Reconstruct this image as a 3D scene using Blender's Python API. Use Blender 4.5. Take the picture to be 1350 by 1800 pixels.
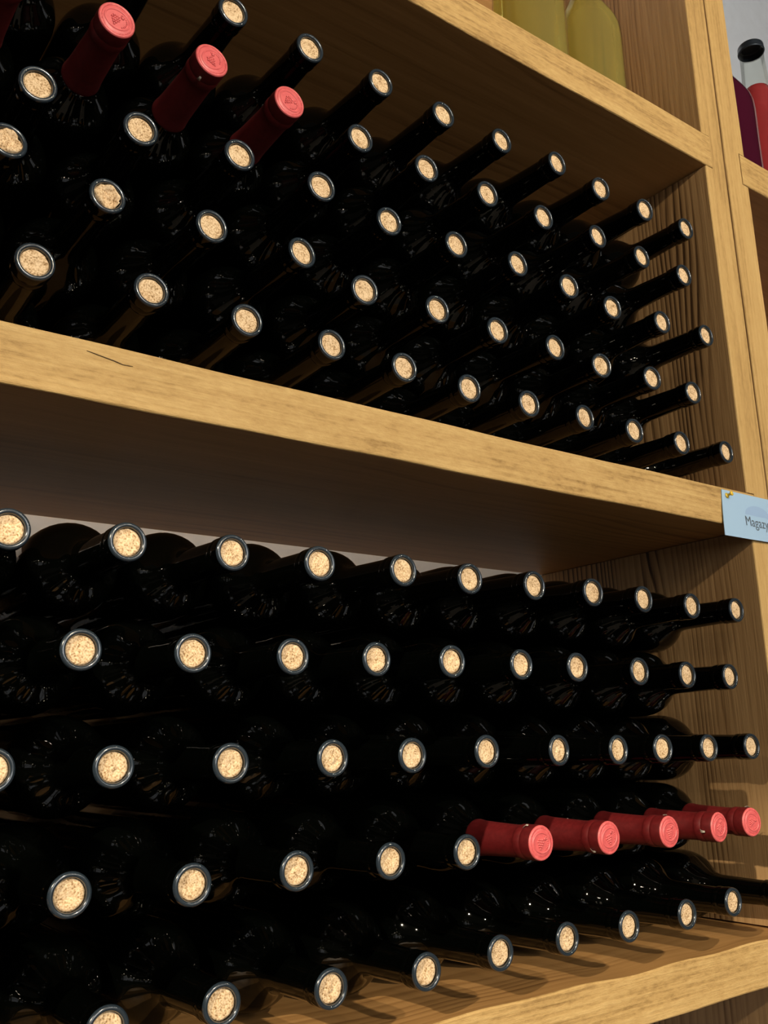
import bpy, bmesh, math, random
from mathutils import Vector, Matrix

random.seed(7)
Z0 = 1.35                      # eye height of the camera above the floor
scene = bpy.context.scene
for o in list(bpy.data.objects):
    bpy.data.objects.remove(o, do_unlink=True)

# ------------------------------------------------------------------ camera
YAW, PITCH, ROLL, FPX = 0.63784583, 0.24456026, -0.02668864, 1643.3625
fw = Vector((math.sin(YAW)*math.cos(PITCH), math.cos(YAW)*math.cos(PITCH), math.sin(PITCH)))
rt = Vector((math.cos(YAW), -math.sin(YAW), 0.0))
up = rt.cross(fw)
rt2 = rt*math.cos(ROLL) + up*math.sin(ROLL)
up2 = -rt*math.sin(ROLL) + up*math.cos(ROLL)
cam_data = bpy.data.cameras.new('camera')
cam = bpy.data.objects.new('camera', cam_data)
scene.collection.objects.link(cam)
mw = Matrix((rt2, up2, -fw)).transposed().to_4x4()
mw.translation = Vector((0.0, -0.6, Z0))
cam.matrix_world = mw
cam_data.sensor_fit = 'VERTICAL'
cam_data.sensor_height = 24.0
cam_data.lens = FPX/1800.0*24.0
cam_data.clip_start = 0.01
scene.camera = cam

# ------------------------------------------------------------------ world, exposure
world = bpy.data.worlds.new('world')
scene.world = world
world.use_nodes = True
bg = world.node_tree.nodes['Background']
bg.inputs[0].default_value = (1.0, 0.84, 0.66, 1)
bg.inputs[1].default_value = 0.042
scene.view_settings.view_transform = 'Standard'
scene.view_settings.look = 'None'
scene.view_settings.gamma = 1.0
scene.view_settings.use_curve_mapping = False
scene.view_settings.exposure = -1.10

# ------------------------------------------------------------------ lamps of the room, plus one added fill
BACK = 0.340                   # back of the rack
def lamp(name, loc, watts, col, rad):
    l = bpy.data.lights.new(name, 'POINT')
    l.energy = watts; l.color = col; l.shadow_soft_size = rad
    o = bpy.data.objects.new(name, l)
    scene.collection.objects.link(o)
    o.location = (loc[0], loc[1], loc[2]+Z0)
    return o
WARM = (1.0, 0.855, 0.64)
lamp('ceiling_or_fill_lamp', (0.35, BACK+0.065, 1.25), 230, WARM, 0.02)   # added lamp over the gap, brightens the wall strip behind the rack
lamp('ceiling_or_fill_lamp', (0.32, -2.20, 1.27), 330, WARM, 0.035)
sp = bpy.data.lights.new('wall_spot', 'SPOT')          # spot aimed at the lower shelf from the left
sp.energy = 600; sp.color = WARM; sp.shadow_soft_size = 0.028
sp.spot_size = math.radians(21.5); sp.spot_blend = 0.35
so = bpy.data.objects.new('wall_spot', sp); scene.collection.objects.link(so)
so.location = (-1.60, -1.07, 1.16+Z0)
so.rotation_euler = (Vector((0.62, 0.0, -0.45+Z0))-so.location).to_track_quat('-Z', 'Y').to_euler()
for x, y, w in ((-0.9, -2.0, 26), (1.15, -2.1, 26), (2.1, -2.0, 60), (-1.75, -2.6, 10), (0.5, -3.2, 14), (1.7, -3.1, 14), (-0.6, -3.2, 14)):
    lamp('ceiling_or_fill_lamp', (x, y, 1.19), w, WARM, 0.042)
WINS = ((-0.75, 0.85, 1.30, 2.60), (1.35, 2.45, 1.50, 2.40))     # x0 x1 z0 z1 of the two windows behind the camera
for (x0, x1, z0, z1), rad in zip(WINS, (15.0, 9.0)):
    al = bpy.data.lights.new('window_daylight', 'AREA')
    al.shape = 'RECTANGLE'; al.size = x1-x0-0.06; al.size_y = z1-z0-0.06
    al.energy = rad*math.pi*al.size*al.size_y; al.color = (0.97, 0.98, 1.0)
    ao = bpy.data.objects.new('window_daylight', al)
    scene.collection.objects.link(ao)
    ao.location = ((x0+x1)/2, -3.62, (z0+z1)/2)
    ao.rotation_euler = (math.radians(90), 0, 0)      # shines towards +Y

# ------------------------------------------------------------------ helpers
def link(o, parent=None):
    scene.collection.objects.link(o)
    if parent is not None:
        o.parent = parent
    return o
def tag(o, label=None, cat=None, group=None, kind=None):
    if label: o['label'] = label
    if cat: o['category'] = cat
    if group: o['group'] = group
    if kind: o['kind'] = kind
    return o
def obj(name, me, mat=None, parent=None):
    o = bpy.data.objects.new(name, me)
    if mat is not None and len(me.materials) == 0:
        me.materials.append(mat)
    return link(o, parent)
def lathe(prof, seg=32, name='m', smooth=True, caps=False):
    verts, faces = [], []
    idx = []
    for r, z in prof:
        if r < 1e-6:
            idx.append([len(verts)]); verts.append((0, 0, z))
        else:
            idx.append(list(range(len(verts), len(verts)+seg)))
            for k in range(seg):
                a = 2*math.pi*k/seg
                verts.append((r*math.cos(a), r*math.sin(a), z))
    for a, b in zip(idx[:-1], idx[1:]):
        for k in range(seg):
            k2 = (k+1) % seg
            if len(a) == 1 and len(b) > 1: faces.append((a[0], b[k2], b[k]))
            elif len(b) == 1 and len(a) > 1: faces.append((a[k], a[k2], b[0]))
            elif len(a) > 1: faces.append((a[k], a[k2], b[k2], b[k]))
    me = bpy.data.meshes.new(name)
    me.from_pydata(verts, [], faces)
    me.validate(); me.update()
    if smooth:
        for p in me.polygons: p.use_smooth = True
    return me
def spline(pts, n=4):
    out = []
    P = [pts[0]] + list(pts) + [pts[-1]]
    for i in range(1, len(P)-2):
        p0, p1, p2, p3 = P[i-1], P[i], P[i+1], P[i+2]
        for k in range(n):
            t = k/n
            out.append(tuple(0.5*((2*p1[j]) + (-p0[j]+p2[j])*t + (2*p0[j]-5*p1[j]+4*p2[j]-p3[j])*t*t
                                  + (-p0[j]+3*p1[j]-3*p2[j]+p3[j])*t**3) for j in (0, 1)))
    out.append(pts[-1])
    return [(max(r, 0), z) for r, z in out]

# ------------------------------------------------------------------ materials
def nodes_of(name):
    m = bpy.data.materials.new(name); m.use_nodes = True
    nt = m.node_tree
    return m, nt, nt.nodes['Principled BSDF']
def N(nt, t, **kw):
    n = nt.nodes.new(t)
    for k, v in kw.items(): setattr(n, k, v)
    return n
def ramp(nt, stops):
    r = N(nt, 'ShaderNodeValToRGB')
    el = r.color_ramp.elements
    while len(el) < len(stops): el.new(0.5)
    for e, (p, c) in zip(el, stops):
        e.position = p; e.color = (*c, 1)
    return r
def wood(name, light, mid, dark, axis, rough=0.6, seed=0.0, rings=0.30, ringscale=100, bend=8.0, fib=1.0, bump=0.25, stretch=0.035, mott=0.0, lo=0.30, hi=0.70):
    """board wood: stretched fibres of three sizes, soft growth rings and blotches running along `axis`"""
    m, nt, p = nodes_of(name)
    L = nt.links.new
    tc = N(nt, 'ShaderNodeTexCoord')
    def mapped(k, off):
        mp = N(nt, 'ShaderNodeMapping')
        sc = [1, 1, 1]; sc[axis] = k
        mp.inputs['Scale'].default_value = sc
        mp.inputs['Location'].default_value = (seed+off, seed*1.7, seed*0.6-off)
        L(tc.outputs['Object'], mp.inputs['Vector'])
        return mp.outputs[0]
    def noise(vec, scale, detail=3, rgh=0.6):
        n = N(nt, 'ShaderNodeTexNoise')
        n.inputs['Scale'].default_value = scale; n.inputs['Detail'].default_value = detail; n.inputs['Roughness'].default_value = rgh
        L(vec, n.inputs['Vector'])
        return n.outputs['Fac']
    v1, v2 = mapped(stretch, 0.0), mapped(stretch*3.2, 0.7)
    acc = None
    def addw(sig, w):
        nonlocal acc
        q = N(nt, 'ShaderNodeMath', operation='MULTIPLY_ADD'); q.inputs[1].default_value = w
        L(sig, q.inputs[0])
        if acc is None: q.inputs[2].default_value = 0.0
        else: L(acc, q.inputs[2])
        acc = q.outputs[0]
    # growth rings: parallel saw lines across the board, bent by a stretched field and fading in and out
    sx = N(nt, 'ShaderNodeSeparateXYZ'); L(tc.outputs['Object'], sx.inputs[0])
    cr = N(nt, 'ShaderNodeMath', operation='ADD'); L(sx.outputs[1], cr.inputs[0]); L(sx.outputs[2 if axis == 0 else 0], cr.inputs[1])
    cm = N(nt, 'ShaderNodeMath', operation='MULTIPLY'); cm.inputs[1].default_value = ringscale; L(cr.outputs[0], cm.inputs[0])
    fm = N(nt, 'ShaderNodeMath', operation='MULTIPLY_ADD'); fm.inputs[1].default_value = bend
    L(noise(v2, 9.0, 2, 0.45), fm.inputs[0]); L(cm.outputs[0], fm.inputs[2])
    fr = N(nt, 'ShaderNodeMath', operation='FRACT'); L(fm.outputs[0], fr.inputs[0])
    pw = N(nt, 'ShaderNodeMath', operation='PINGPONG'); pw.inputs[1].default_value = 0.85; L(fr.outputs[0], pw.inputs[0])
    p2 = N(nt, 'ShaderNodeMath', operation='POWER'); p2.inputs[1].default_value = 2.2; L(pw.outputs[0], p2.inputs[0])
    fade = N(nt, 'ShaderNodeMapRange'); fade.inputs['From Min'].default_value = 0.38; fade.inputs['From Max'].default_value = 0.66
    L(noise(v2, 13, 2, 0.5), fade.inputs['Value'])
    pf = N(nt, 'ShaderNodeMath', operation='MULTIPLY'); L(p2.outputs[0], pf.inputs[0]); L(fade.outputs[0], pf.inputs[1])
    iv = N(nt, 'ShaderNodeMath', operation='SUBTRACT'); iv.inputs[0].default_value = 1.0; L(pf.outputs[0], iv.inputs[1])
    tot = rings + 0.30*fib + 0.30*fib + 0.20*fib + 0.35
    addw(iv.outputs[0], rings/tot*0.9)
    addw(noise(v1, 60, 4, 0.6), 0.30*fib/tot)
    addw(noise(v1, 170, 3, 0.6), 0.30*fib/tot)
    addw(noise(v1, 520, 2, 0.6), 0.20*fib/tot)
    addw(noise(v2, 9, 4, 0.55), 0.35/tot)
    if mott:
        raw = mapped(0.35, 2.0)
        addw(noise(raw, 240, 4, 0.7), mott); addw(noise(raw, 36, 3, 0.6), mott*0.8)
    sh = 0.5 + mott*0.9 + rings/tot*0.12
    mr = N(nt, 'ShaderNodeMapRange')
    mr.inputs['From Min'].default_value = lo-0.5+sh; mr.inputs['From Max'].default_value = hi-0.5+sh
    L(acc, mr.inputs['Value'])
    rp = ramp(nt, [(0.0, dark), (0.45, mid), (1.0, light)])
    L(mr.outputs[0], rp.inputs[0]); L(rp.outputs[0], p.inputs['Base Color'])
    p.inputs['Roughness'].default_value = rough
    p.inputs['Specular IOR Level'].default_value = 0.3
    b = N(nt, 'ShaderNodeBump'); b.inputs['Strength'].default_value = bump; b.inputs['Distance'].default_value = 0.0015
    L(mr.outputs[0], b.inputs['Height']); L(b.outputs[0], p.inputs['Normal'])
    return m
SAWN = ((0.60, 0.405, 0.165), (0.48, 0.305, 0.112), (0.26, 0.150, 0.048))
STAIN = ((0.42, 0.255, 0.112), (0.27, 0.150, 0.060), (0.055, 0.026, 0.009))
BOARD = ((0.46, 0.255, 0.095), (0.35, 0.185, 0.062), (0.18, 0.085, 0.026))
sawn_x = wood('sawn_pine_along', *SAWN, 0, rough=0.7, rings=0.16, ringscale=160, bend=9, mott=0.30, bump=0.5, lo=0.385, hi=0.645)
sawn_z = wood('sawn_pine_upright', *SAWN, 2, rough=0.7, rings=0.14, ringscale=130, bend=7, mott=0.18, bump=0.3, seed=3.1, lo=0.34, hi=0.68)
board_x = wood('stained_board', *BOARD, 0, rough=0.5, rings=0.35, ringscale=55, bend=9, bump=0.15, seed=1.3, lo=0.36, hi=0.70)
panel_z = wood('stained_panel', *STAIN, 2, rough=0.55, rings=0.70, ringscale=120, bend=12, bump=0.3, seed=5.2, lo=0.405, hi=0.64)

def black_glass():
    m, nt, p = nodes_of('black_green_glass')
    p.inputs['Base Color'].default_value = (0.0006, 0.0008, 0.0006, 1)
    p.inputs['Roughness'].default_value = 0.042
    p.inputs['IOR'].default_value = 1.52
    tc = N(nt, 'ShaderNodeTexCoord'); nz = N(nt, 'ShaderNodeTexNoise')
    nz.inputs['Scale'].default_value = 45; nz.inputs['Detail'].default_value = 2
    b = N(nt, 'ShaderNodeBump'); b.inputs['Strength'].default_value = 0.12; b.inputs['Distance'].default_value = 0.003
    nt.links.new(tc.outputs['Object'], nz.inputs['Vector'])
    nt.links.new(nz.outputs['Fac'], b.inputs['Height']); nt.links.new(b.outputs[0], p.inputs['Normal'])
    return m
def lip_glass():
    m, nt, p = nodes_of('blue_sheen_lip_glass')
    p.inputs['Base Color'].default_value = (0.017, 0.026, 0.036, 1)  # bluish light reflected on the mouth rim is put into this base colour
    p.inputs['Roughness'].default_value = 0.22
    p.inputs['IOR'].default_value = 1.55
    p.inputs['Coat Weight'].default_value = 0.6
    p.inputs['Coat Roughness'].default_value = 0.042
    return m
def cork_mat():
    m, nt, p = nodes_of('cork')
    L = nt.links.new
    tc = N(nt, 'ShaderNodeTexCoord'); oi = N(nt, 'ShaderNodeObjectInfo')
    sc = N(nt, 'ShaderNodeVectorMath', operation='SCALE'); sc.inputs[0].default_value = (3.1, 1.7, 2.3)
    L(oi.outputs['Random'], sc.inputs['Scale'])
    ad = N(nt, 'ShaderNodeVectorMath', operation='ADD'); L(tc.outputs['Object'], ad.inputs[0]); L(sc.outputs[0], ad.inputs[1])
    vo = N(nt, 'ShaderNodeTexVoronoi'); vo.inputs['Scale'].default_value = 900
    nz = N(nt, 'ShaderNodeTexNoise'); nz.inputs['Scale'].default_value = 800; nz.inputs['Detail'].default_value = 3
    big = N(nt, 'ShaderNodeTexNoise'); big.inputs['Scale'].default_value = 130
    for n in (vo, nz, big): L(ad.outputs[0], n.inputs['Vector'])
    mx = N(nt, 'ShaderNodeMath', operation='MULTIPLY_ADD'); mx.inputs[1].default_value = 0.35
    L(big.outputs['Fac'], mx.inputs[0]); L(nz.outputs['Fac'], mx.inputs[2])
    rp = ramp(nt, [(0.48, (0.24, 0.14, 0.06)), (0.58, (0.52, 0.35, 0.19)), (0.65, (0.63, 0.445, 0.26)), (0.80, (0.80, 0.61, 0.39))])
    L(mx.outputs[0], rp.inputs[0])
    L(rp.outputs[0], p.inputs['Base Color'])
    p.inputs['Roughness'].default_value = 0.9
    p.inputs['Specular IOR Level'].default_value = 0.1
    b = N(nt, 'ShaderNodeBump'); b.inputs['Strength'].default_value = 0.5; b.inputs['Distance'].default_value = 0.0010
    L(nz.outputs['Fac'], b.inputs['Height']); L(b.outputs[0], p.inputs['Normal'])
    return m
def plain(name, col, rough=0.5, metal=0.0, spec=0.5):
    m, nt, p = nodes_of(name)
    p.inputs['Base Color'].default_value = (*col, 1)
    p.inputs['Roughness'].default_value = rough
    p.inputs['Metallic'].default_value = metal
    p.inputs['Specular IOR Level'].default_value = spec
    return m
def foil_mat(name, c0, c1, rough):
    m, nt, p = nodes_of(name)
    tc = N(nt, 'ShaderNodeTexCoord'); nz = N(nt, 'ShaderNodeTexNoise')
    nz.inputs['Scale'].default_value = 220; nz.inputs['Detail'].default_value = 3
    nt.links.new(tc.outputs['Object'], nz.inputs['Vector'])
    rp = ramp(nt, [(0.3, c0), (0.7, c1)])
    nt.links.new(nz.outputs['Fac'], rp.inputs[0]); nt.links.new(rp.outputs[0], p.inputs['Base Color'])
    b = N(nt, 'ShaderNodeBump'); b.inputs['Strength'].default_value = 0.1; b.inputs['Distance'].default_value = 0.001
    nt.links.new(nz.outputs['Fac'], b.inputs['Height']); nt.links.new(b.outputs[0], p.inputs['Normal'])
    p.inputs['Roughness'].default_value = rough
    return m
def clear_mat(name, tint, gloss=0.06, cloud=None, cloudfac=0.0, rough=0.03):
    """clear glass or liquid: straight, tinted see-through plus a Fresnel gloss and optional cloudy scatter"""
    m = bpy.data.materials.new(name); m.use_nodes = True
    nt = m.node_tree; nt.nodes.clear(); L = nt.links.new
    out = N(nt, 'ShaderNodeOutputMaterial')
    tr = N(nt, 'ShaderNodeBsdfTransparent'); tr.inputs[0].default_value = (*tint, 1)
    base = tr.outputs[0]
    if cloud:
        tl = N(nt, 'ShaderNodeBsdfTranslucent'); tl.inputs[0].default_value = (*cloud, 1)
        df = N(nt, 'ShaderNodeBsdfDiffuse'); df.inputs[0].default_value = (*cloud, 1)
        h = N(nt, 'ShaderNodeMixShader'); h.inputs[0].default_value = 0.5
        L(tl.outputs[0], h.inputs[1]); L(df.outputs[0], h.inputs[2])
        mx = N(nt, 'ShaderNodeMixShader'); mx.inputs[0].default_value = cloudfac
        L(base, mx.inputs[1]); L(h.outputs[0], mx.inputs[2]); base = mx.outputs[0]
    gl = N(nt, 'ShaderNodeBsdfGlossy'); gl.inputs['Roughness'].default_value = rough
    lw = N(nt, 'ShaderNodeFresnel'); lw.inputs['IOR'].default_value = 1.2
    mg = N(nt, 'ShaderNodeMixShader')
    hf = N(nt, 'ShaderNodeMath', operation='MULTIPLY'); hf.inputs[1].default_value = 0.45; L(lw.outputs[0], hf.inputs[0])
    L(hf.outputs[0], mg.inputs[0]); L(base, mg.inputs[1]); L(gl.outputs[0], mg.inputs[2])
    L(mg.outputs[0], out.inputs[0])
    return m
GLASS = black_glass(); LIP = lip_glass(); CORK = cork_mat(); FOIL = foil_mat('shaded_red_foil', (0.095, 0.004, 0.005), (0.130, 0.007, 0.008), 0.5)
DISC = foil_mat('lit_red_foil_disc', (0.60, 0.10, 0.105), (0.70, 0.14, 0.14), 0.4)  # lit tone of the same foil; capsule sides get the shaded tone
CLEAR = clear_mat('clear_glass', (0.93, 0.95, 0.92))
WHITE_WINE = clear_mat('white_wine', (0.93, 0.88, 0.50), cloud=(0.72, 0.64, 0.24), cloudfac=0.33)
ROSE_WINE = clear_mat('rose_wine', (0.85, 0.22, 0.24), cloud=(0.60, 0.10, 0.11), cloudfac=0.5)
PLUM_WINE = clear_mat('plum_wine', (0.35, 0.06, 0.16), cloud=(0.13, 0.016, 0.05), cloudfac=0.75)
CAPMET = plain('dark_crown_cap', (0.03, 0.04, 0.055), 0.35, 0.6)
CARD = plain('pale_blue_card', (0.36, 0.54, 0.75), 0.35)
CARD_PRINT = plain('faint_blue_print', (0.31, 0.46, 0.70), 0.35)
INK = plain('grey_ink', (0.07, 0.09, 0.12), 0.6)
PIN = plain('yellow_pin_plastic', (0.75, 0.50, 0.03), 0.3)
STEEL = plain('pin_steel', (0.6, 0.6, 0.6), 0.3, 1.0)
TAB = plain('clear_tear_tab', (0.55, 0.50, 0.42), 0.3)

def plaster(name, col):
    m, nt, p = nodes_of(name)
    tc = N(nt, 'ShaderNodeTexCoord'); nz = N(nt, 'ShaderNodeTexNoise')
    nz.inputs['Scale'].default_value = 30; nz.inputs['Detail'].default_value = 6
    nt.links.new(tc.outputs['Object'], nz.inputs['Vector'])
    rp = ramp(nt, [(0.3, tuple(c*0.93 for c in col)), (0.7, col)])
    nt.links.new(nz.outputs['Fac'], rp.inputs[0]); nt.links.new(rp.outputs[0], p.inputs['Base Color'])
    p.inputs['Roughness'].default_value = 0.85
    b = N(nt, 'ShaderNodeBump'); b.inputs['Strength'].default_value = 0.15; b.inputs['Distance'].default_value = 0.003
    nt.links.new(nz.outputs['Fac'], b.inputs['Height']); nt.links.new(b.outputs[0], p.inputs['Normal'])
    return m
WALL = plaster('grey_plaster', (0.50, 0.56, 0.67))
WALL2 = plaster('dim_plaster', (0.20, 0.18, 0.16))
FLOOR = plaster('dark_concrete', (0.16, 0.14, 0.12))

# ------------------------------------------------------------------ the room
def box_mesh(name, x0, x1, y0, y1, z0, z1, bevel=0.0, front=None, side=None, cuts=0, wob=0.0):
    """axis box in world metres (z above the floor); front = material slot 1 on the -Y face"""
    bm = bmesh.new()
    bmesh.ops.create_cube(bm, size=1.0)
    for v in bm.verts:
        v.co = Vector((x0+(v.co.x+.5)*(x1-x0), y0+(v.co.y+.5)*(y1-y0), z0+(v.co.z+.5)*(z1-z0)))
    bm.normal_update()
    if bevel:
        bmesh.ops.bevel(bm, geom=list(bm.edges), offset=bevel, segments=2, profile=0.6, affect='EDGES')
    bm.normal_update()
    for f in bm.faces:
        if f.normal.y < -0.55: f.material_index = 1
    me = bpy.data.meshes.new(name); bm.to_mesh(me); bm.free()
    return me
def board(name, x0, x1, y0, y1, z0, z1, body, front, bevel=0.0016, axis=0, cuts=60, wob=0.0006, seed=0, edge=None):
    """a sawn plank: bevelled, cut many times along its length, edges slightly wavy"""
    rnd = random.Random(seed)
    L0, L1 = (x0, x1) if axis == 0 else (z0, z1)
    b = bevel
    h0, h1 = (z0, z1) if axis == 0 else (x0, x1)
    # cross-section in (y, h), walking round, with which material each face takes
    sec = [(y0, h0+b), (y0+b*.35, h0+b*.3), (y0+b, h0), (y1, h0), (y1, h1), (y0+b, h1), (y0+b*.35, h1-b*.3), (y0, h1-b)]
    fm = [1, 1, 0, 0, 0, 1, 1, 1]
    verts, faces, mats = [], [], []
    ph = [rnd.uniform(0, 6.28) for _ in range(6)]
    def wave(t, k):
        return wob*(math.sin(t*7+ph[k])+0.6*math.sin(t*19+ph[k+1])+0.35*math.sin(t*43+ph[k+2]))
    n = len(sec)
    for i in range(cuts+1):
        t = L0+(L1-L0)*i/cuts
        for j, (y, h) in enumerate(sec):
            d = 0.0
            if j in (0, 1, 2): d = wave(t, 0)
            if j in (5, 6, 7): d = wave(t, 3)
            if edge and j in (5, 6, 7): d += edge(t)
            yy = y + (wave(t, 2)*0.4 if j in (0, 1, 6, 7) else 0)
            verts.append((t, yy, h+d) if axis == 0 else (h+d, yy, t))
    for i in range(cuts):
        for j in range(n):
            j2 = (j+1) % n
            faces.append((i*n+j, i*n+j2, (i+1)*n+j2, (i+1)*n+j)); mats.append(fm[j])
    faces.append(tuple(range(n))); mats.append(0)
    faces.append(tuple(range(cuts*n, cuts*n+n))); mats.append(0)
    me = bpy.data.meshes.new(name); me.from_pydata(verts, [], faces)
    me.materials.append(body); me.materials.append(front)
    for p, mi in zip(me.polygons, mats): p.material_index = mi
    bm = bmesh.new(); bm.from_mesh(me); bmesh.ops.recalc_face_normals(bm, faces=bm.faces); bm.to_mesh(me); bm.free()
    return obj(name, me)
def slab(name, x0, x1, y0, y1, z0, z1, mat):
    me = box_mesh(name, x0, x1, y0, y1, z0, z1)
    for p in me.polygons: p.material_index = 0
    return tag(obj(name, me, mat), kind='structure')
slab('wall_back', -2.2, 3.6, BACK+0.20, BACK+0.30, 0, 3.6, WALL)
slab('floor', -2.2, 3.6, -3.7, BACK+0.20, -0.1, 0, FLOOR)
# wall behind the camera with the window the daylight comes through
def boxes_obj(name, boxes, y0, y1, mat):
    bm = bmesh.new()
    for (a, b, c, d) in boxes:
        r = bmesh.ops.create_cube(bm, size=1.0)
        for v in r['verts']:
            v.co = Vector((a+(v.co.x+.5)*(b-a), y0+(v.co.y+.5)*(y1-y0), c+(v.co.z+.5)*(d-c)))
    me = bpy.data.meshes.new(name); bm.to_mesh(me); bm.free()
    return tag(obj(name, me, mat), kind='structure')
(ax0, ax1, az0, az1), (bx0, bx1, bz0, bz1) = WINS
boxes_obj('wall_front', ((-2.2, ax0, 0, 3.6), (ax1, bx0, 0, 3.6), (bx1, 3.6, 0, 3.6), (ax0, ax1, 0, az0), (ax0, ax1, az1, 3.6),
                         (bx0, bx1, 0, bz0), (bx0, bx1, bz1, 3.6)), -3.7, -3.6, WALL2)
PAINT = plain('white_window_paint', (0.6, 0.6, 0.58), 0.5)
for i, (wx0, wx1, wz0, wz1) in enumerate(WINS):
    zm = wz0+(wz1-wz0)*0.62; t = 0.03
    boxes_obj('window_%d' % (i+1), ((wx0, wx0+t, wz0, wz1), (wx1-t, wx1, wz0, wz1), (wx0+t, wx1-t, wz0, wz0+t), (wx0+t, wx1-t, wz1-t, wz1),
              (wx0+t, wx1-t, zm-0.05, zm+0.05)), -3.61, -3.57, PAINT)

# ------------------------------------------------------------------ the racks
S = 0.8333
XP = 1.1712*S                 # inner face of the side panel
XJ = 1.2262*S                 # joint between the two racks
XQ = 1.2845*S                 # far face of the neighbour's panel
ZT0, ZT1 = 0.8580*S+Z0, 0.9140*S+Z0
ZM0, ZM1 = 0.2800*S+Z0, 0.3318*S+Z0
ZB0, ZB1 = -0.2940*S+Z0, -0.2420*S+Z0
rack = tag(link(bpy.data.objects.new('wine_rack', None)),
           'tall pine wine rack holding two full shelves of stacked dark bottles', 'rack')
rack.location = (0, 0, 0)
XL = -0.45
def shelf_edge(t):            # the bottom shelf's front edge is waney
    return 0.0006*math.sin(t*23+0.5) + 0.0008*math.sin(t*51)
DADO = 0.013
sh = []
sh.append(board('shelf', XL, XP+DADO, -0.0006, BACK, ZT0, ZT1, board_x, sawn_x, seed=1))
sh.append(board('shelf', XL, XP+DADO, -0.0006, BACK, ZM0, ZM1, board_x, sawn_x, seed=2))
sh.append(board('shelf', XL, XP+DADO, -0.0006, BACK, ZB0, ZB1, board_x, sawn_x, seed=3, cuts=140, edge=shelf_edge))
for s_ in sh: s_.parent = rack
# side panel: an upright plank housed round each shelf end, built between the shelf slots
def upright(name, x0, x1, seed, parent, slots, side):
    """plank from floor to 2.75 m; at each slot the shelf end bites DADO deep into one face"""
    o = board(name, x0, x1, 0.0, BACK, 0.02, 2.75, panel_z, sawn_z, axis=2, cuts=90, wob=0.0004, seed=seed)
    o.parent = parent
    return o
pn = upright('side_panel', XP, XJ-0.0022, 11, rack, None, 1)
# cut the housings with a boolean on box cutters
def cut(o, boxes):
    bm = bmesh.new()
    for (x0, x1, y0, y1, z0, z1) in boxes:
        r = bmesh.ops.create_cube(bm, size=1.0)
        for v in r['verts']:
            v.co = Vector((x0+(v.co.x+.5)*(x1-x0), y0+(v.co.y+.5)*(y1-y0), z0+(v.co.z+.5)*(z1-z0)))
    me = bpy.data.meshes.new('cutter'); bm.to_mesh(me); bm.free()
    c = bpy.data.objects.new('cutter', me); scene.collection.objects.link(c)
    md = o.modifiers.new('housing', 'BOOLEAN'); md.object = c; md.operation = 'DIFFERENCE'; md.solver = 'EXACT'
    dg = bpy.context.evaluated_depsgraph_get(); dg.update()
    new = bpy.data.meshes.new_from_object(o.evaluated_get(dg))
    o.modifiers.clear(); o.data = new
    bpy.data.objects.remove(c, do_unlink=True)
g = 0.0009
cut(pn, [(XP-0.02, XP+DADO+g, -0.02, BACK+.01, z0-g, z1+g) for z0, z1 in ((ZT0, ZT1), (ZM0, ZM1), (ZB0, ZB1))])
# panel grain on the inner face, sawn edge in front; neighbour rack
rack2 = tag(link(bpy.data.objects.new('wine_rack', None)),
            'neighbouring pine rack on the right, cut off by the edge of the photo', 'rack')
pn2 = upright('side_panel', XJ+0.0020, XQ, 12, rack2, None, -1)
RZ0, RZ1 = ZT0+0.0015, ZT1+0.0008
sh2 = board('shelf', XQ-DADO, XQ+0.62, -0.0006, BACK, RZ0, RZ1, board_x, sawn_x, seed=4)
sh3 = board('shelf', XQ-DADO, XQ+0.62, -0.0006, BACK, ZM0, ZM1, board_x, sawn_x, seed=5)
sh4 = board('shelf', XQ-DADO, XQ+0.62, -0.0006, BACK, ZB0, ZB1, board_x, sawn_x, seed=6)
for s_ in (sh2, sh3, sh4): s_.parent = rack2
cut(pn2, [(XQ-DADO-g, XQ+0.02, -0.02, BACK+.01, z0-g, z1+g) for z0, z1 in ((RZ0, RZ1), (ZM0, ZM1), (ZB0, ZB1))])
# boards closing the back of the neighbour's lower compartments
bb = board('back_board', XQ+0.001, XQ+0.62, BACK-0.014, BACK-0.001, ZM1+0.001, RZ0-0.001, board_x, board_x, seed=8)
bb.parent = rack2

for k_, (z0, z1) in enumerate(((ZM1+0.003, ZT0-0.003), (ZT1+0.003, 2.70), (ZB1+0.003, Z0+0.118))):  # middle and lower boards are unseen, added to block light from behind
    bb = board('back_board', XL+0.002, XP-0.001, BACK+0.001, BACK+0.014, z0, z1, board_x, board_x, seed=20+k_, wob=0.0)
    bb.parent = rack
# the drying crack in the middle shelf's front edge
cp = [(0.1932, 0.2690), (0.2025, 0.2675), (0.2127, 0.2659), (0.2189, 0.2645), (0.2264, 0.2648)]
vs, fs = [], []
for i, (x, z) in enumerate(cp):
    w = 0.00028*math.sin(math.pi*(i+0.3)/(len(cp)-0.4))
    for y in (-0.0011, 0.0006):
        vs += [(x, y, z+Z0+w), (x, y, z+Z0-w)]
for i in range(len(cp)-1):
    a, b = i*4, i*4+4
    fs += [(a, a+1, b+1, b), (a+2, b+2, b+3, a+3), (a, b, b+2, a+2), (a+1, a+3, b+3, b+1)]
cm_ = bpy.data.meshes.new('crack'); cm_.from_pydata(vs, [], fs); cm_.update()
obj('crack', cm_, plain('dark_crack', (0.10, 0.06, 0.025), 0.9), sh[1])

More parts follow.
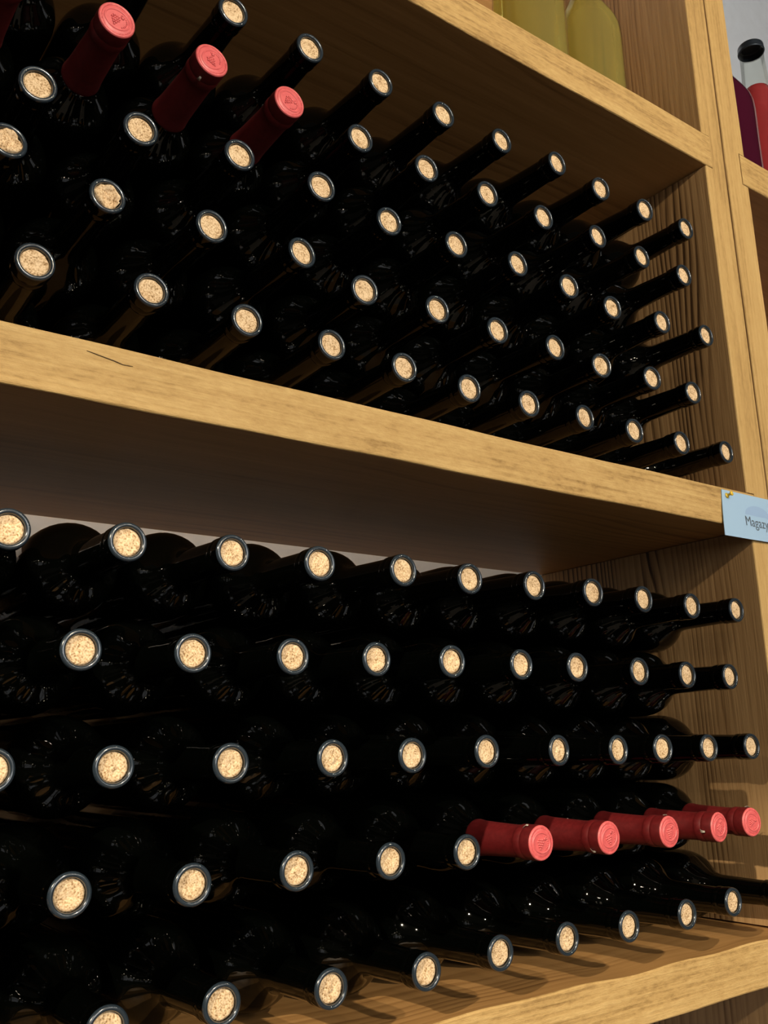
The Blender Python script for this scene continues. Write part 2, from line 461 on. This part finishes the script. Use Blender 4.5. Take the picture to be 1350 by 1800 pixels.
# ------------------------------------------------------------------ wine bottles lying in the rack
LEN = 0.300
BODY_PROF = spline([(0.0, 0.022), (0.012, 0.019), (0.024, 0.008), (0.0310, 0.0008), (0.0345, 0.0006), (0.0366, 0.004), (0.0371, 0.010)], 3)[:-1] + \
    [(0.0371, 0.010), (0.0371, 0.06), (0.0371, 0.12), (0.0371, 0.168)] + \
    spline([(0.0371, 0.172), (0.0367, 0.182), (0.0350, 0.192), (0.0310, 0.2015), (0.0250, 0.2090), (0.0192, 0.2155), (0.0155, 0.2225), (0.0141, 0.231),
            (0.0137, 0.243), (0.0132, 0.258), (0.0128, 0.272), (0.0126, 0.2828)], 3)
body_me = lathe(BODY_PROF, 40, 'bottle_body')
body_me.materials.append(GLASS)
LIP_PROF = spline([(0.0117, 0.2815), (0.0124, 0.2822), (0.0128, 0.2838), (0.0128, 0.2866), (0.0124, 0.2880)], 2) + \
    spline([(0.0122, 0.2886), (0.0127, 0.2895), (0.01295, 0.2915), (0.0130, 0.2955), (0.0128, 0.2982), (0.0122, 0.2997), (0.0111, 0.3002),
            (0.0101, 0.2999), (0.0095, 0.2990), (0.0092, 0.2972), (0.0091, 0.2900), (0.0091, 0.2860)], 3)
LIP_PROF = [(r*1.06, z) for r, z in LIP_PROF]
lip_me = lathe(LIP_PROF, 40, 'bottle_lip')
lip_me.materials.append(GLASS); lip_me.materials.append(LIP)
for p in lip_me.polygons:
    if p.center.z > 0.2980 and p.normal.z > 0.22: p.material_index = 1
def cork_mesh(seed, kind):
    """agglomerate cork end seen in the bottle mouth: flat, dimpled, ring-dented or crumbled"""
    rnd = random.Random(seed)
    seg, rings = 28, 9
    R, top = 0.0096, 0.2976
    cx, cy = rnd.uniform(-.0015, .0015), rnd.uniform(-.0015, .0015)
    ph = [rnd.uniform(0, 6.28) for _ in range(5)]
    verts = [None]; faces = []
    def height(x, y):
        r = math.hypot(x-cx, y-cy)
        n = 0.00012*(math.sin(900*x+ph[0])+math.sin(1100*y+ph[1])+math.sin(1700*(x+y)+ph[2]))
        if kind == 'flat': return n
        if kind == 'dimple': return n - 0.0013*math.exp(-(r/0.0036)**2)
        if kind == 'ring': return n - 0.0012*math.exp(-((r-0.0042)/0.0013)**2)*(0.6+0.4*math.sin(math.atan2(y, x)+ph[3]))
        return n*3 + 0.0016*math.sin(330*x+ph[3])*math.cos(290*y+ph[4]) - 0.0020*math.exp(-((r-0.0038)/0.0018)**2) + 0.0016
    verts[0] = (0, 0, top+height(0, 0))
    for i in range(1, rings+1):
        f = i/rings
        for k in range(seg):
            a = 2*math.pi*k/seg
            rr = R*f
            if kind == 'broken':
                rr *= 1+f*(0.06*math.sin(3*a+ph[0])+0.035*math.sin(7*a+ph[1])+0.03*math.sin(13*a+ph[2]))-0.03*f
            x, y = rr*math.cos(a), rr*math.sin(a)
            z = top+height(x, y) - (0.0006 if i == rings else 0)
            verts.append((x, y, z))
    for k in range(seg): faces.append((0, 1+k, 1+(k+1) % seg))
    for i in range(rings-1):
        for k in range(seg):
            a, b = 1+i*seg+k, 1+i*seg+(k+1) % seg
            faces.append((a, a+seg, b+seg, b))
    base = len(verts)
    for k in range(seg):
        a = 2*math.pi*k/seg
        verts.append((R*math.cos(a), R*math.sin(a), top-0.022))
    for k in range(seg):
        a, b = 1+(rings-1)*seg+k, 1+(rings-1)*seg+(k+1) % seg
        faces.append((a, base+k, base+(k+1) % seg, b))
    faces.append(tuple(base+k for k in reversed(range(seg))))
    me = bpy.data.meshes.new('cork_'+kind); me.from_pydata(verts, [], faces); me.update()
    for p in me.polygons: p.use_smooth = True
    me.materials.append(CORK)
    return me
CORKS = [cork_mesh(1, 'flat'), cork_mesh(2, 'dimple'), cork_mesh(3, 'flat'), cork_mesh(4, 'dimple'), cork_mesh(5, 'ring'), cork_mesh(6, 'ring')]
CORK_BROKEN = [cork_mesh(21, 'broken'), cork_mesh(22, 'broken')]
CAP_PROF = spline([(0.0157, 0.2215), (0.0160, 0.2235), (0.0150, 0.232), (0.0144, 0.245), (0.0138, 0.262), (0.0133, 0.2795)], 2) + \
    spline([(0.0136, 0.2806), (0.0141, 0.2822), (0.0142, 0.2860), (0.0138, 0.2884)], 2) + \
    spline([(0.0136, 0.2890), (0.0140, 0.2902), (0.0142, 0.2940), (0.0141, 0.2990), (0.0137, 0.3010), (0.0128, 0.3018), (0.0118, 0.3016)], 3) + \
    [(0.0112, 0.3014), (0.0109, 0.3017), (0.0090, 0.3017), (0.0, 0.3017)]
CAP_PROF = [(r*1.03 if z > 0.278 else r, z) for r, z in CAP_PROF]
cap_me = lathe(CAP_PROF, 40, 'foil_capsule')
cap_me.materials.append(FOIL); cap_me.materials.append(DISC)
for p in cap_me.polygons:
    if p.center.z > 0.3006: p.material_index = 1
def add_ico(bm, c, r, sz=0.5):
    ret = bmesh.ops.create_icosphere(bm, subdivisions=1, radius=r)
    for v in ret['verts']:
        v.co = Vector((v.co.x+c[0], v.co.y+c[1], v.co.z*sz+c[2]))
def add_ring(bm, rx, ry, w, z, seg=36, a0=0, a1=2*math.pi):
    closed = abs(a1-a0-2*math.pi) < 1e-6
    n = seg if closed else seg+1
    rows = []
    for k in range(n):
        a = a0+(a1-a0)*k/seg
        row = []
        for dr, dz in ((-w, 0), (-w*.4, w*.8), (w*.4, w*.8), (w, 0)):
            row.append(bm.verts.new(((rx+dr)*math.cos(a), (ry+dr)*math.sin(a), z+dz*1.3)))
        rows.append(row)
    for k in range(seg):
        A, B = rows[k], rows[(k+1) % n]
        for j in range(3): bm.faces.new((A[j], B[j], B[j+1], A[j+1]))
def emblem_mesh(seed):
    """pressed oval medallion with a bunch of grapes and a vine leaf"""
    rnd = random.Random(seed)
    bm = bmesh.new(); z = 0.3017
    add_ring(bm, 0.0080, 0.0066, 0.0006, z)
    for j, (row, n) in enumerate(((-0.0040, 1), (-0.0025, 2), (-0.0010, 3), (0.0005, 4), (0.0020, 3))):
        for i in range(n):
            add_ico(bm, (-0.0012+(i-(n-1)/2)*0.0016, row, z), 0.00095, 1.25)
    for i in range(4):
        add_ring(bm, 0.0010+0.0006*i, 0.0012, 0.00035, z, 8, 0.3+i, 2.4+i)
    for i in range(9):
        a = -0.9+i*0.26
        add_ico(bm, (0.0062*math.cos(a), 0.0050*math.sin(a), z), 0.0007, 0.9)
    add_ico(bm, (0.0028, 0.0030, z), 0.0015, 0.6)
    for v in bm.verts: v.co.x *= 1.22; v.co.y *= 1.22
    bmesh.ops.recalc_face_normals(bm, faces=bm.faces)
    me = bpy.data.meshes.new('emblem'); bm.to_mesh(me); bm.free()
    for p in me.polygons: p.use_smooth = True
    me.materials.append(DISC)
    return me
def knurl_mesh():
    """fine beading pressed round the rim of the capsule top"""
    bm = bmesh.new()
    n = 64
    for k in range(n):
        a = 2*math.pi*k/n
        r = bmesh.ops.create_cube(bm, size=1.0)
        for v in r['verts']:
            q = Vector((v.co.x*0.0013+0.0122, v.co.y*0.0005, v.co.z*0.0006+0.3016))
            v.co = Vector((q.x*math.cos(a)-q.y*math.sin(a), q.x*math.sin(a)+q.y*math.cos(a), q.z))
    me = bpy.data.meshes.new('beaded_rim'); bm.to_mesh(me); bm.free()
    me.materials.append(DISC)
    return me
EMBLEMS = [emblem_mesh(1), emblem_mesh(2)]
KNURL = knurl_mesh()
def tab_mesh():
    verts, faces = [], []
    for i in range(7):
        t = i/6
        z = 0.2885+0.006*t; x = 0.0143+0.0022*math.sin(t*2.2); w = 0.0016*(1-0.5*t)
        for sy in (-1, 1):
            verts += [(x, sy*w, z), (x+0.0002, sy*w, z)]
    for i in range(6):
        a, b = i*4, i*4+4
        faces += [(a, b, b+2, a+2), (a+1, a+3, b+3, b+1), (a, a+1, b+1, b), (a+2, b+2, b+3, a+3)]
    me = bpy.data.meshes.new('tear_tab'); me.from_pydata(verts, [], faces); me.update()
    me.materials.append(TAB)
    return me
TABM = tab_mesh()

# shelf, row from the bottom, foil-capped?, mouth x y z, body axis x z 0.2 m further in (mm, from eye level)
BOTTLES = [
    ('U', 0, 0, 942.4, -2.4, 321.2, 935.5, 319.0),
    ('U', 0, 0, 851.8, -7.0, 315.2, 853.8, 314.5),
    ('U', 0, 0, 770.9, -7.7, 314.4, 774.8, 314.2),
    ('U', 0, 0, 701.0, -2.3, 317.6, 695.5, 315.3),
    ('U', 0, 0, 615.5, -8.5, 313.1, 617.1, 314.8),
    ('U', 0, 0, 540.1, -8.2, 312.8, 542.0, 315.0),
    ('U', 0, 0, 465.0, -9.2, 315.8, 465.1, 315.8),
    ('U', 0, 0, 394.0, -3.8, 321.7, 388.0, 316.7),
    ('U', 0, 0, 314.1, -6.6, 321.5, 311.5, 318.7),
    ('U', 0, 0, 237.8, -2.8, 326.9, 236.2, 321.4),
    ('U', 0, 0, 152.4, -11.6, 319.6, 152.1, 319.2),
    ('U', 0, 0, 75.0, -6.0, 324.2, 72.6, 319.3),
    ('U', 0, 0, -2.5, -6.0, 324.2, -2.9, 324.2),
    ('U', 1, 0, 887.8, -4.1, 382.8, 897.4, 385.3),
    ('U', 1, 0, 805.2, -11.2, 380.0, 820.1, 382.6),
    ('U', 1, 0, 724.7, -9.7, 376.7, 743.4, 382.3),
    ('U', 1, 0, 664.2, -2.8, 385.0, 660.3, 384.6),
    ('U', 1, 0, 584.9, -3.2, 383.3, 584.1, 382.7),
    ('U', 1, 0, 506.2, -8.1, 382.0, 508.2, 382.6),
    ('U', 1, 0, 423.5, -10.9, 376.3, 431.3, 386.9),
    ('U', 1, 0, 365.9, -3.9, 396.9, 347.3, 390.2),
    ('U', 1, 0, 281.8, -8.9, 390.6, 269.7, 393.8),
    ('U', 1, 0, 200.2, -8.0, 388.2, 193.4, 385.0),
    ('U', 1, 0, 131.1, -3.0, 409.1, 116.5, 390.6),
    ('U', 1, 0, 51.7, -6.0, 395.8, 41.6, 398.3),
    ('U', 2, 0, 922.1, -7.0, 461.2, 922.2, 460.9),
    ('U', 2, 0, 837.8, -8.3, 455.8, 842.9, 456.2),
    ('U', 2, 0, 756.1, -5.6, 452.6, 765.8, 456.0),
    ('U', 2, 0, 682.8, -11.1, 454.3, 690.0, 455.7),
    ('U', 2, 0, 616.5, -5.0, 462.6, 610.3, 459.6),
    ('U', 2, 0, 534.2, -6.7, 456.8, 533.1, 455.4),
    ('U', 2, 0, 456.5, -5.0, 455.9, 457.6, 460.9),
    ('U', 2, 0, 380.7, -11.3, 460.1, 382.5, 463.7),
    ('U', 2, 0, 305.8, -6.9, 463.8, 306.5, 462.5),
    ('U', 2, 0, 222.0, -9.6, 451.6, 225.8, 457.8),
    ('U', 2, 0, 147.3, -5.8, 459.2, 152.2, 471.4),
    ('U', 2, 0, 70.8, -6.0, 468.3, 71.0, 468.0),
    ('U', 3, 0, 885.7, -10.9, 527.2, 887.7, 527.5),
    ('U', 3, 0, 814.2, -7.2, 530.6, 810.7, 524.8),
    ('U', 3, 0, 739.2, -8.2, 531.5, 733.7, 524.6),
    ('U', 3, 0, 651.9, -11.3, 523.5, 652.7, 524.7),
    ('U', 3, 0, 576.0, -9.7, 524.0, 576.3, 527.5),
    ('U', 3, 0, 497.6, -11.4, 521.9, 500.4, 523.4),
    ('U', 3, 0, 426.2, -5.8, 528.6, 423.8, 529.1),
    ('U', 3, 1, 351.1, -6.3, 532.0, 348.9, 531.6),
    ('U', 3, 1, 279.2, -5.7, 539.8, 272.3, 530.9),
    ('U', 3, 1, 199.4, -8.6, 535.8, 196.7, 538.8),
    ('U', 3, 1, 123.3, -6.0, 543.3, 117.3, 541.4),
    ('U', 3, 1, 44.2, -6.0, 541.6, 41.1, 537.8),
    ('U', 4, 0, 909.2, -5.1, 599.1, 913.2, 598.5),
    ('U', 4, 0, 824.4, -10.5, 592.3, 835.6, 603.5),
    ('U', 4, 0, 748.0, -11.1, 591.6, 760.2, 604.0),
    ('U', 4, 0, 685.5, -6.1, 602.6, 678.2, 605.0),
    ('U', 4, 0, 607.3, -2.7, 600.8, 602.5, 600.4),
    ('U', 4, 0, 526.3, -6.0, 595.6, 525.7, 595.4),
    ('U', 4, 0, 450.0, -7.0, 596.6, 450.6, 600.8),
    ('U', 4, 0, 373.1, -7.1, 597.3, 375.3, 605.6),
    ('U', 4, 0, 298.9, -5.3, 599.0, 300.1, 608.5),
    ('U', 4, 0, 225.0, -6.0, 605.0, 224.7, 609.0),
    ('U', 4, 0, 148.3, -6.0, 605.8, 149.5, 614.1),
    ('U', 4, 0, 70.0, -6.0, 605.8, 71.7, 609.9),
    ('L', 0, 0, 940.0, -6.0, -160.8, 937.0, -160.8),
    ('L', 0, 0, 858.3, -4.6, -158.9, 858.5, -159.5),
    ('L', 0, 0, 779.8, -8.2, -160.7, 779.8, -160.7),
    ('L', 0, 0, 702.9, -3.2, -162.2, 702.9, -162.2),
    ('L', 0, 0, 624.5, -2.4, -162.4, 624.5, -162.4),
    ('L', 0, 0, 540.9, -9.8, -160.8, 540.9, -160.8),
    ('L', 0, 0, 466.0, -10.3, -163.1, 466.0, -163.1),
    ('L', 0, 0, 383.3, -8.4, -161.9, 383.3, -161.9),
    ('L', 0, 0, 300.6, -7.4, -158.3, 300.7, -158.3),
    ('L', 0, 0, 224.7, -10.1, -158.7, 225.5, -158.7),
    ('L', 0, 0, 150.8, -6.0, -160.8, 150.0, -160.9),
    ('L', 0, 0, 73.3, -6.0, -160.8, 73.3, -160.8),
    ('L', 1, 1, 901.9, -4.3, -86.5, 918.4, -86.3),
    ('L', 1, 1, 844.4, -5.1, -87.5, 833.1, -87.3),
    ('L', 1, 1, 760.0, -9.8, -85.6, 755.1, -85.5),
    ('L', 1, 1, 678.3, -7.2, -85.0, 678.0, -85.0),
    ('L', 1, 1, 595.3, -5.2, -83.1, 595.3, -83.1),
    ('L', 1, 0, 513.3, -7.1, -83.6, 515.7, -83.5),
    ('L', 1, 0, 441.5, -2.7, -84.4, 439.0, -84.4),
    ('L', 1, 0, 355.7, -9.3, -82.8, 355.7, -82.8),
    ('L', 1, 0, 279.0, -6.2, -84.4, 279.0, -84.4),
    ('L', 1, 0, 200.8, -2.6, -82.6, 200.8, -82.6),
    ('L', 1, 0, 123.3, -6.0, -84.2, 123.3, -84.2),
    ('L', 1, 0, 44.2, -6.0, -84.2, 44.2, -84.2),
    ('L', 2, 0, 918.8, -5.6, -11.1, 926.5, -11.0),
    ('L', 2, 0, 842.4, -6.8, -10.9, 851.2, -11.9),
    ('L', 2, 0, 765.1, -9.8, -10.0, 775.6, -8.9),
    ('L', 2, 0, 702.1, -8.5, -9.6, 693.7, -10.3),
    ('L', 2, 0, 630.2, -2.4, -8.3, 617.1, -7.9),
    ('L', 2, 0, 540.0, -7.0, -7.1, 537.2, -7.0),
    ('L', 2, 0, 461.8, -7.1, -8.2, 461.2, -8.3),
    ('L', 2, 0, 387.9, -7.0, -8.2, 385.7, -8.2),
    ('L', 2, 0, 303.2, -10.7, -9.1, 303.2, -9.1),
    ('L', 2, 0, 223.7, -5.3, -8.8, 225.3, -8.8),
    ('L', 2, 0, 150.8, -2.6, -8.6, 149.2, -8.6),
    ('L', 2, 0, 73.3, -6.0, -9.2, 73.3, -9.2),
    ('L', 3, 0, 895.3, -5.0, 61.7, 895.3, 61.7),
    ('L', 3, 0, 820.5, -5.9, 61.8, 820.3, 61.4),
    ('L', 3, 0, 740.3, -10.2, 63.0, 740.4, 63.0),
    ('L', 3, 0, 661.6, -2.7, 65.5, 664.2, 64.5),
    ('L', 3, 0, 590.3, -2.3, 65.9, 587.2, 66.0),
    ('L', 3, 0, 505.5, -8.3, 65.6, 507.6, 65.5),
    ('L', 3, 0, 433.2, -2.2, 65.7, 431.2, 65.7),
    ('L', 3, 0, 356.1, -4.1, 65.0, 355.6, 63.4),
    ('L', 3, 0, 275.0, -7.7, 64.3, 275.0, 64.3),
    ('L', 3, 0, 198.4, -7.2, 63.8, 198.4, 63.8),
    ('L', 3, 0, 123.3, -6.0, 65.0, 123.3, 65.0),
    ('L', 3, 0, 45.0, -6.0, 65.0, 45.0, 65.0),
    ('L', 4, 0, 924.2, -3.0, 135.0, 924.2, 135.0),
    ('L', 4, 0, 839.5, -6.6, 133.5, 841.1, 133.8),
    ('L', 4, 0, 765.5, -3.3, 136.0, 765.7, 136.0),
    ('L', 4, 0, 682.4, -10.3, 135.8, 688.1, 136.6),
    ('L', 4, 0, 610.9, -4.0, 137.7, 611.2, 138.1),
    ('L', 4, 0, 529.4, -8.2, 136.6, 534.2, 135.9),
    ('L', 4, 0, 459.5, -5.9, 138.2, 456.4, 139.0),
    ('L', 4, 0, 375.6, -11.2, 135.2, 378.6, 135.9),
    ('L', 4, 0, 306.8, -2.2, 138.3, 300.2, 139.0),
    ('L', 4, 0, 226.1, -6.9, 136.8, 223.4, 136.6),
    ('L', 4, 0, 150.5, -2.6, 137.9, 148.3, 138.0),
    ('L', 4, 0, 72.5, -6.0, 138.3, 72.4, 138.3),
    ('L', 4, 0, -5.0, -6.0, 138.3, -5.0, 138.3),
]
ORD = ['rightmost', 'second from right', 'third from right', 'fourth from right', 'fifth from right', 'sixth from right',
       'seventh from right', 'eighth from right', 'ninth from right', 'tenth from right', 'eleventh from right', 'twelfth from right', 'thirteenth from right']
ROW = ['bottom row', 'second row up', 'middle row', 'fourth row up', 'top row']
SHELF = {'U': 'middle shelf', 'L': 'bottom shelf'}
count = {}
rnd = random.Random(5)
for s_, row, red, mx, my, mz, bx, bz in BOTTLES:
    k = count.get((s_, row), 0); count[(s_, row)] = k+1
    mouth = Vector((mx, my, mz+Z0*1000))/1000
    inner = Vector((bx, my+200, bz+Z0*1000))/1000
    ax = (mouth-inner).normalized()
    base = mouth-ax*LEN
    roll = rnd.uniform(0, 6.28) if not red else rnd.uniform(-0.9, 0.9)
    rot = Vector((0, 0, 1)).rotation_difference(ax).to_matrix() @ Matrix.Rotation(roll, 3, 'Z')
    t = bpy.data.objects.new('wine_bottle', None)
    t.empty_display_size = 0.03
    link(t)
    t.matrix_world = Matrix.Translation(base) @ rot.to_4x4()
    obj('body', body_me, None, t)
    if red:
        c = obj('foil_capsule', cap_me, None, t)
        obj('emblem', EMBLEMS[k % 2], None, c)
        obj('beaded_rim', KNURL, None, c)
        if k % 3 != 1 or s_ == 'L':
            tb = obj('tear_tab', TABM, None, c); tb.rotation_euler.z = (1.6, 2.9, 0.9, 3.6, 2.2)[k % 5]
        c['label'] = 'red foil capsule with an embossed top'
        lab = 'red-capped dark bottle, %s in %s on %s' % (ORD[k], ROW[row], SHELF[s_])
    else:
        obj('lip', lip_me, None, t)
        broken = (s_ == 'U' and row == 1 and k in (9, 10))
        ck = obj('cork', CORK_BROKEN[k % 2] if broken else rnd.choice(CORKS), None, t)
        if not broken: ck.rotation_euler.z = rnd.uniform(0, 6.28)
        lab = 'corked black %sbottle, %s in %s on %s' % ('crumbling-cork ' if broken else 'wine ', ORD[k], ROW[row], SHELF[s_])
        if broken: lab = 'black bottle with crumbling cork, %s in %s on %s' % (ORD[k], ROW[row], SHELF[s_])
    tag(t, lab, 'bottle', 'bottles stacked on the %s' % SHELF[s_])

# ------------------------------------------------------------------ standing bottles of white and rose wine
def shell(prof, th):
    return prof
def standing(name, loc, label, wine, R=0.043, H=0.305, neck=0.0145, fill=0.8, cap=None, shoulder=0.175, group=None):
    t = link(bpy.data.objects.new(name, None)); t.location = loc
    tag(t, label, 'bottle', group)
    sh_ = shoulder
    prof = spline([(0.0, 0.012), (R*.5, 0.009), (R*.86, 0.001), (R*.95, 0.0), (R, 0.006), (R, 0.03), (R, sh_*.6), (R, sh_), (R*.93, sh_+.022),
                   (R*.72, sh_+.042), (R*.5, sh_+.062), (neck*1.12, sh_+.085), (neck, H-0.03), (neck, H-0.012), (neck*1.04, H-0.010), (neck*1.04, H-0.002), (neck*.9, H), (neck*.72, H-.002)], 3)
    g_ = obj('glass', lathe(prof, 40, 'standing_glass'), CLEAR, t)
    zf = H*fill
    inner = [(max(r-0.0022, 0), z+0.003) for r, z in prof if z+0.003 < zf and z < H-0.02]
    # keep only the outer run up to the fill level and close it with the liquid surface
    inner.append((inner[-1][0]*0.99, zf)); inner.append((0.0, zf))
    obj('wine', lathe(inner, 40, 'standing_wine'), wine, t)
    if cap:
        pc = [(neck*1.0, H-0.0088), (neck*1.06, H-0.0092), (neck*1.11, H-0.0078), (neck*1.08, H-0.004), (neck*1.07, H-0.0005), (neck*1.04, H+0.0025), (neck*.85, H+0.0040), (0.0, H+0.0042)]
        obj('crown_cap', lathe(spline(pc, 3), 42, 'crown_cap'), cap, t)
        pr = [(neck*1.12, H-0.0125), (neck*1.15, H-0.011), (neck*1.12, H-0.0095)]
    else:
        obj('cork', lathe([(0.0, H-0.02), (neck*.7, H-0.02), (neck*.7, H-0.001), (0.0, H-0.0008)], 24, 'standing_cork'), CORK, t)
    return t
standing('white_wine_bottle', (0.862, 0.080, ZT1+0.0018), 'clear bottle of yellow white wine beside the side panel on top shelf', WHITE_WINE, R=0.0455, shoulder=0.135, H=0.30, fill=0.86, group='white wine bottles on the top shelf')
standing('white_wine_bottle', (0.748, 0.076, ZT1+0.0018), 'clear bottle of yellow white wine farther left, cut off by top edge', WHITE_WINE, R=0.0455, shoulder=0.135, H=0.30, fill=0.86, group='white wine bottles on the top shelf')
standing('rose_wine_bottle', (1.235, 0.058, RZ1+0.0018), 'clear bottle of red-pink wine with dark crown cap on neighbouring shelf', ROSE_WINE, R=0.036, H=0.292, neck=0.0182, fill=0.735, cap=CAPMET, shoulder=0.115)
standing('rose_wine_bottle', (1.1335, 0.062, RZ1+0.0018), 'plum-coloured bottle half hidden behind the right post', PLUM_WINE, R=0.047, H=0.292, neck=0.0182, fill=0.80, cap=CAPMET, shoulder=0.125)

# ------------------------------------------------------------------ pinned shelf card
lab = link(bpy.data.objects.new('shelf_card', None))
tag(lab, 'pale blue card reading Magazyn pinned to the end of the middle shelf', 'card')
cx0, cx1 = 0.9235, 1.092
cz0, cz1 = 0.2185+Z0, 0.2735+Z0
lab.location = (cx0, -0.004, cz0)
def card_mesh():
    nx, nz = 16, 8; t = 0.0006
    verts, faces = [], []
    def pos(i, j):
        u, v = i/nx, j/nz
        x = u*(cx1-cx0) + (-0.0078*(1-v)*(1-u)); z = v*(cz1-cz0) + (0.0022*u*(1-v))
        y = -0.0030*(1-v)**1.5*(1-0.6*u) + 0.0025
        return x, y, z
    for side in (0, 1):
        for j in range(nz+1):
            for i in range(nx+1):
                x, y, z = pos(i, j); verts.append((x, y+side*t, z))
    n = (nx+1)*(nz+1)
    for j in range(nz):
        for i in range(nx):
            a = j*(nx+1)+i
            faces.append((a, a+1, a+nx+2, a+nx+1)); faces.append((n+a, n+a+nx+1, n+a+nx+2, n+a+1))
    for i in range(nx):
        faces.append((i, n+i, n+i+1, i+1)); a = nz*(nx+1)+i; faces.append((a, a+1, n+a+1, n+a))
    for j in range(nz):
        a = j*(nx+1); faces.append((a, a+nx+1, n+a+nx+1, n+a)); a += nx; faces.append((a, n+a, n+a+nx+1, a+nx+1))
    me = bpy.data.meshes.new('card'); me.from_pydata(verts, [], faces); me.update()
    return me, pos
cme, cpos = card_mesh()
obj('paper', cme, CARD, lab)
def card_y(x, z):
    u, v = x/(cx1-cx0), z/(cz1-cz0)
    return -0.0030*(1-v)**1.5*(1-0.6*u) + 0.0025
cv = bpy.data.curves.new('lettering', 'FONT'); cv.body = 'Magazyn'; cv.size = 0.0150; cv.align_x = 'LEFT'
tmp = bpy.data.objects.new('lettering_tmp', cv); scene.collection.objects.link(tmp)
dg = bpy.context.evaluated_depsgraph_get(); dg.update()
tme = bpy.data.meshes.new_from_object(tmp.evaluated_get(dg))
bpy.data.objects.remove(tmp, do_unlink=True)
for v in tme.vertices:
    x = 0.0375+v.co.x*1.08; z = 0.0170+v.co.y*1.12
    v.co = Vector((x, card_y(x, z)-0.00025, z))
tme.materials.clear(); tme.materials.append(INK)
obj('lettering', tme, None, lab)
vs, fs = [], []
for k in range(25):
    a = math.pi*k/24
    for r in (1.0, 0.0):
        x = 0.066+0.026*r*math.cos(a); z = 0.0305+0.0125*r*math.sin(a)
        vs.append((x, card_y(x, z)-0.00015, z))
for k in range(24): fs.append((k*2, k*2+2, k*2+3, k*2+1))
em = bpy.data.meshes.new('faint_arch'); em.from_pydata(vs, [], fs); em.update()
obj('printed_arch', em, CARD_PRINT, lab)
pin = link(bpy.data.objects.new('push_pin', None))
tag(pin, 'yellow push pin in the corner of the pale blue card', 'pin')
pin.location = (cx0+0.0085, -0.0012, cz1-0.0065)
pin.rotation_euler = (math.radians(78), math.radians(22), 0)
obj('pin_head', lathe(spline([(0.0, 0.0), (0.0030, 0.0002), (0.0030, 0.0012), (0.0016, 0.0020), (0.0015, 0.0048), (0.0027, 0.0062), (0.0026, 0.0074), (0.0, 0.0078)], 2), 16, 'pin_head'), PIN, pin)
obj('needle', lathe([(0.0, -0.004), (0.0005, -0.0028), (0.0005, 0.0004), (0.0, 0.0006)], 8, 'needle'), STEEL, pin)
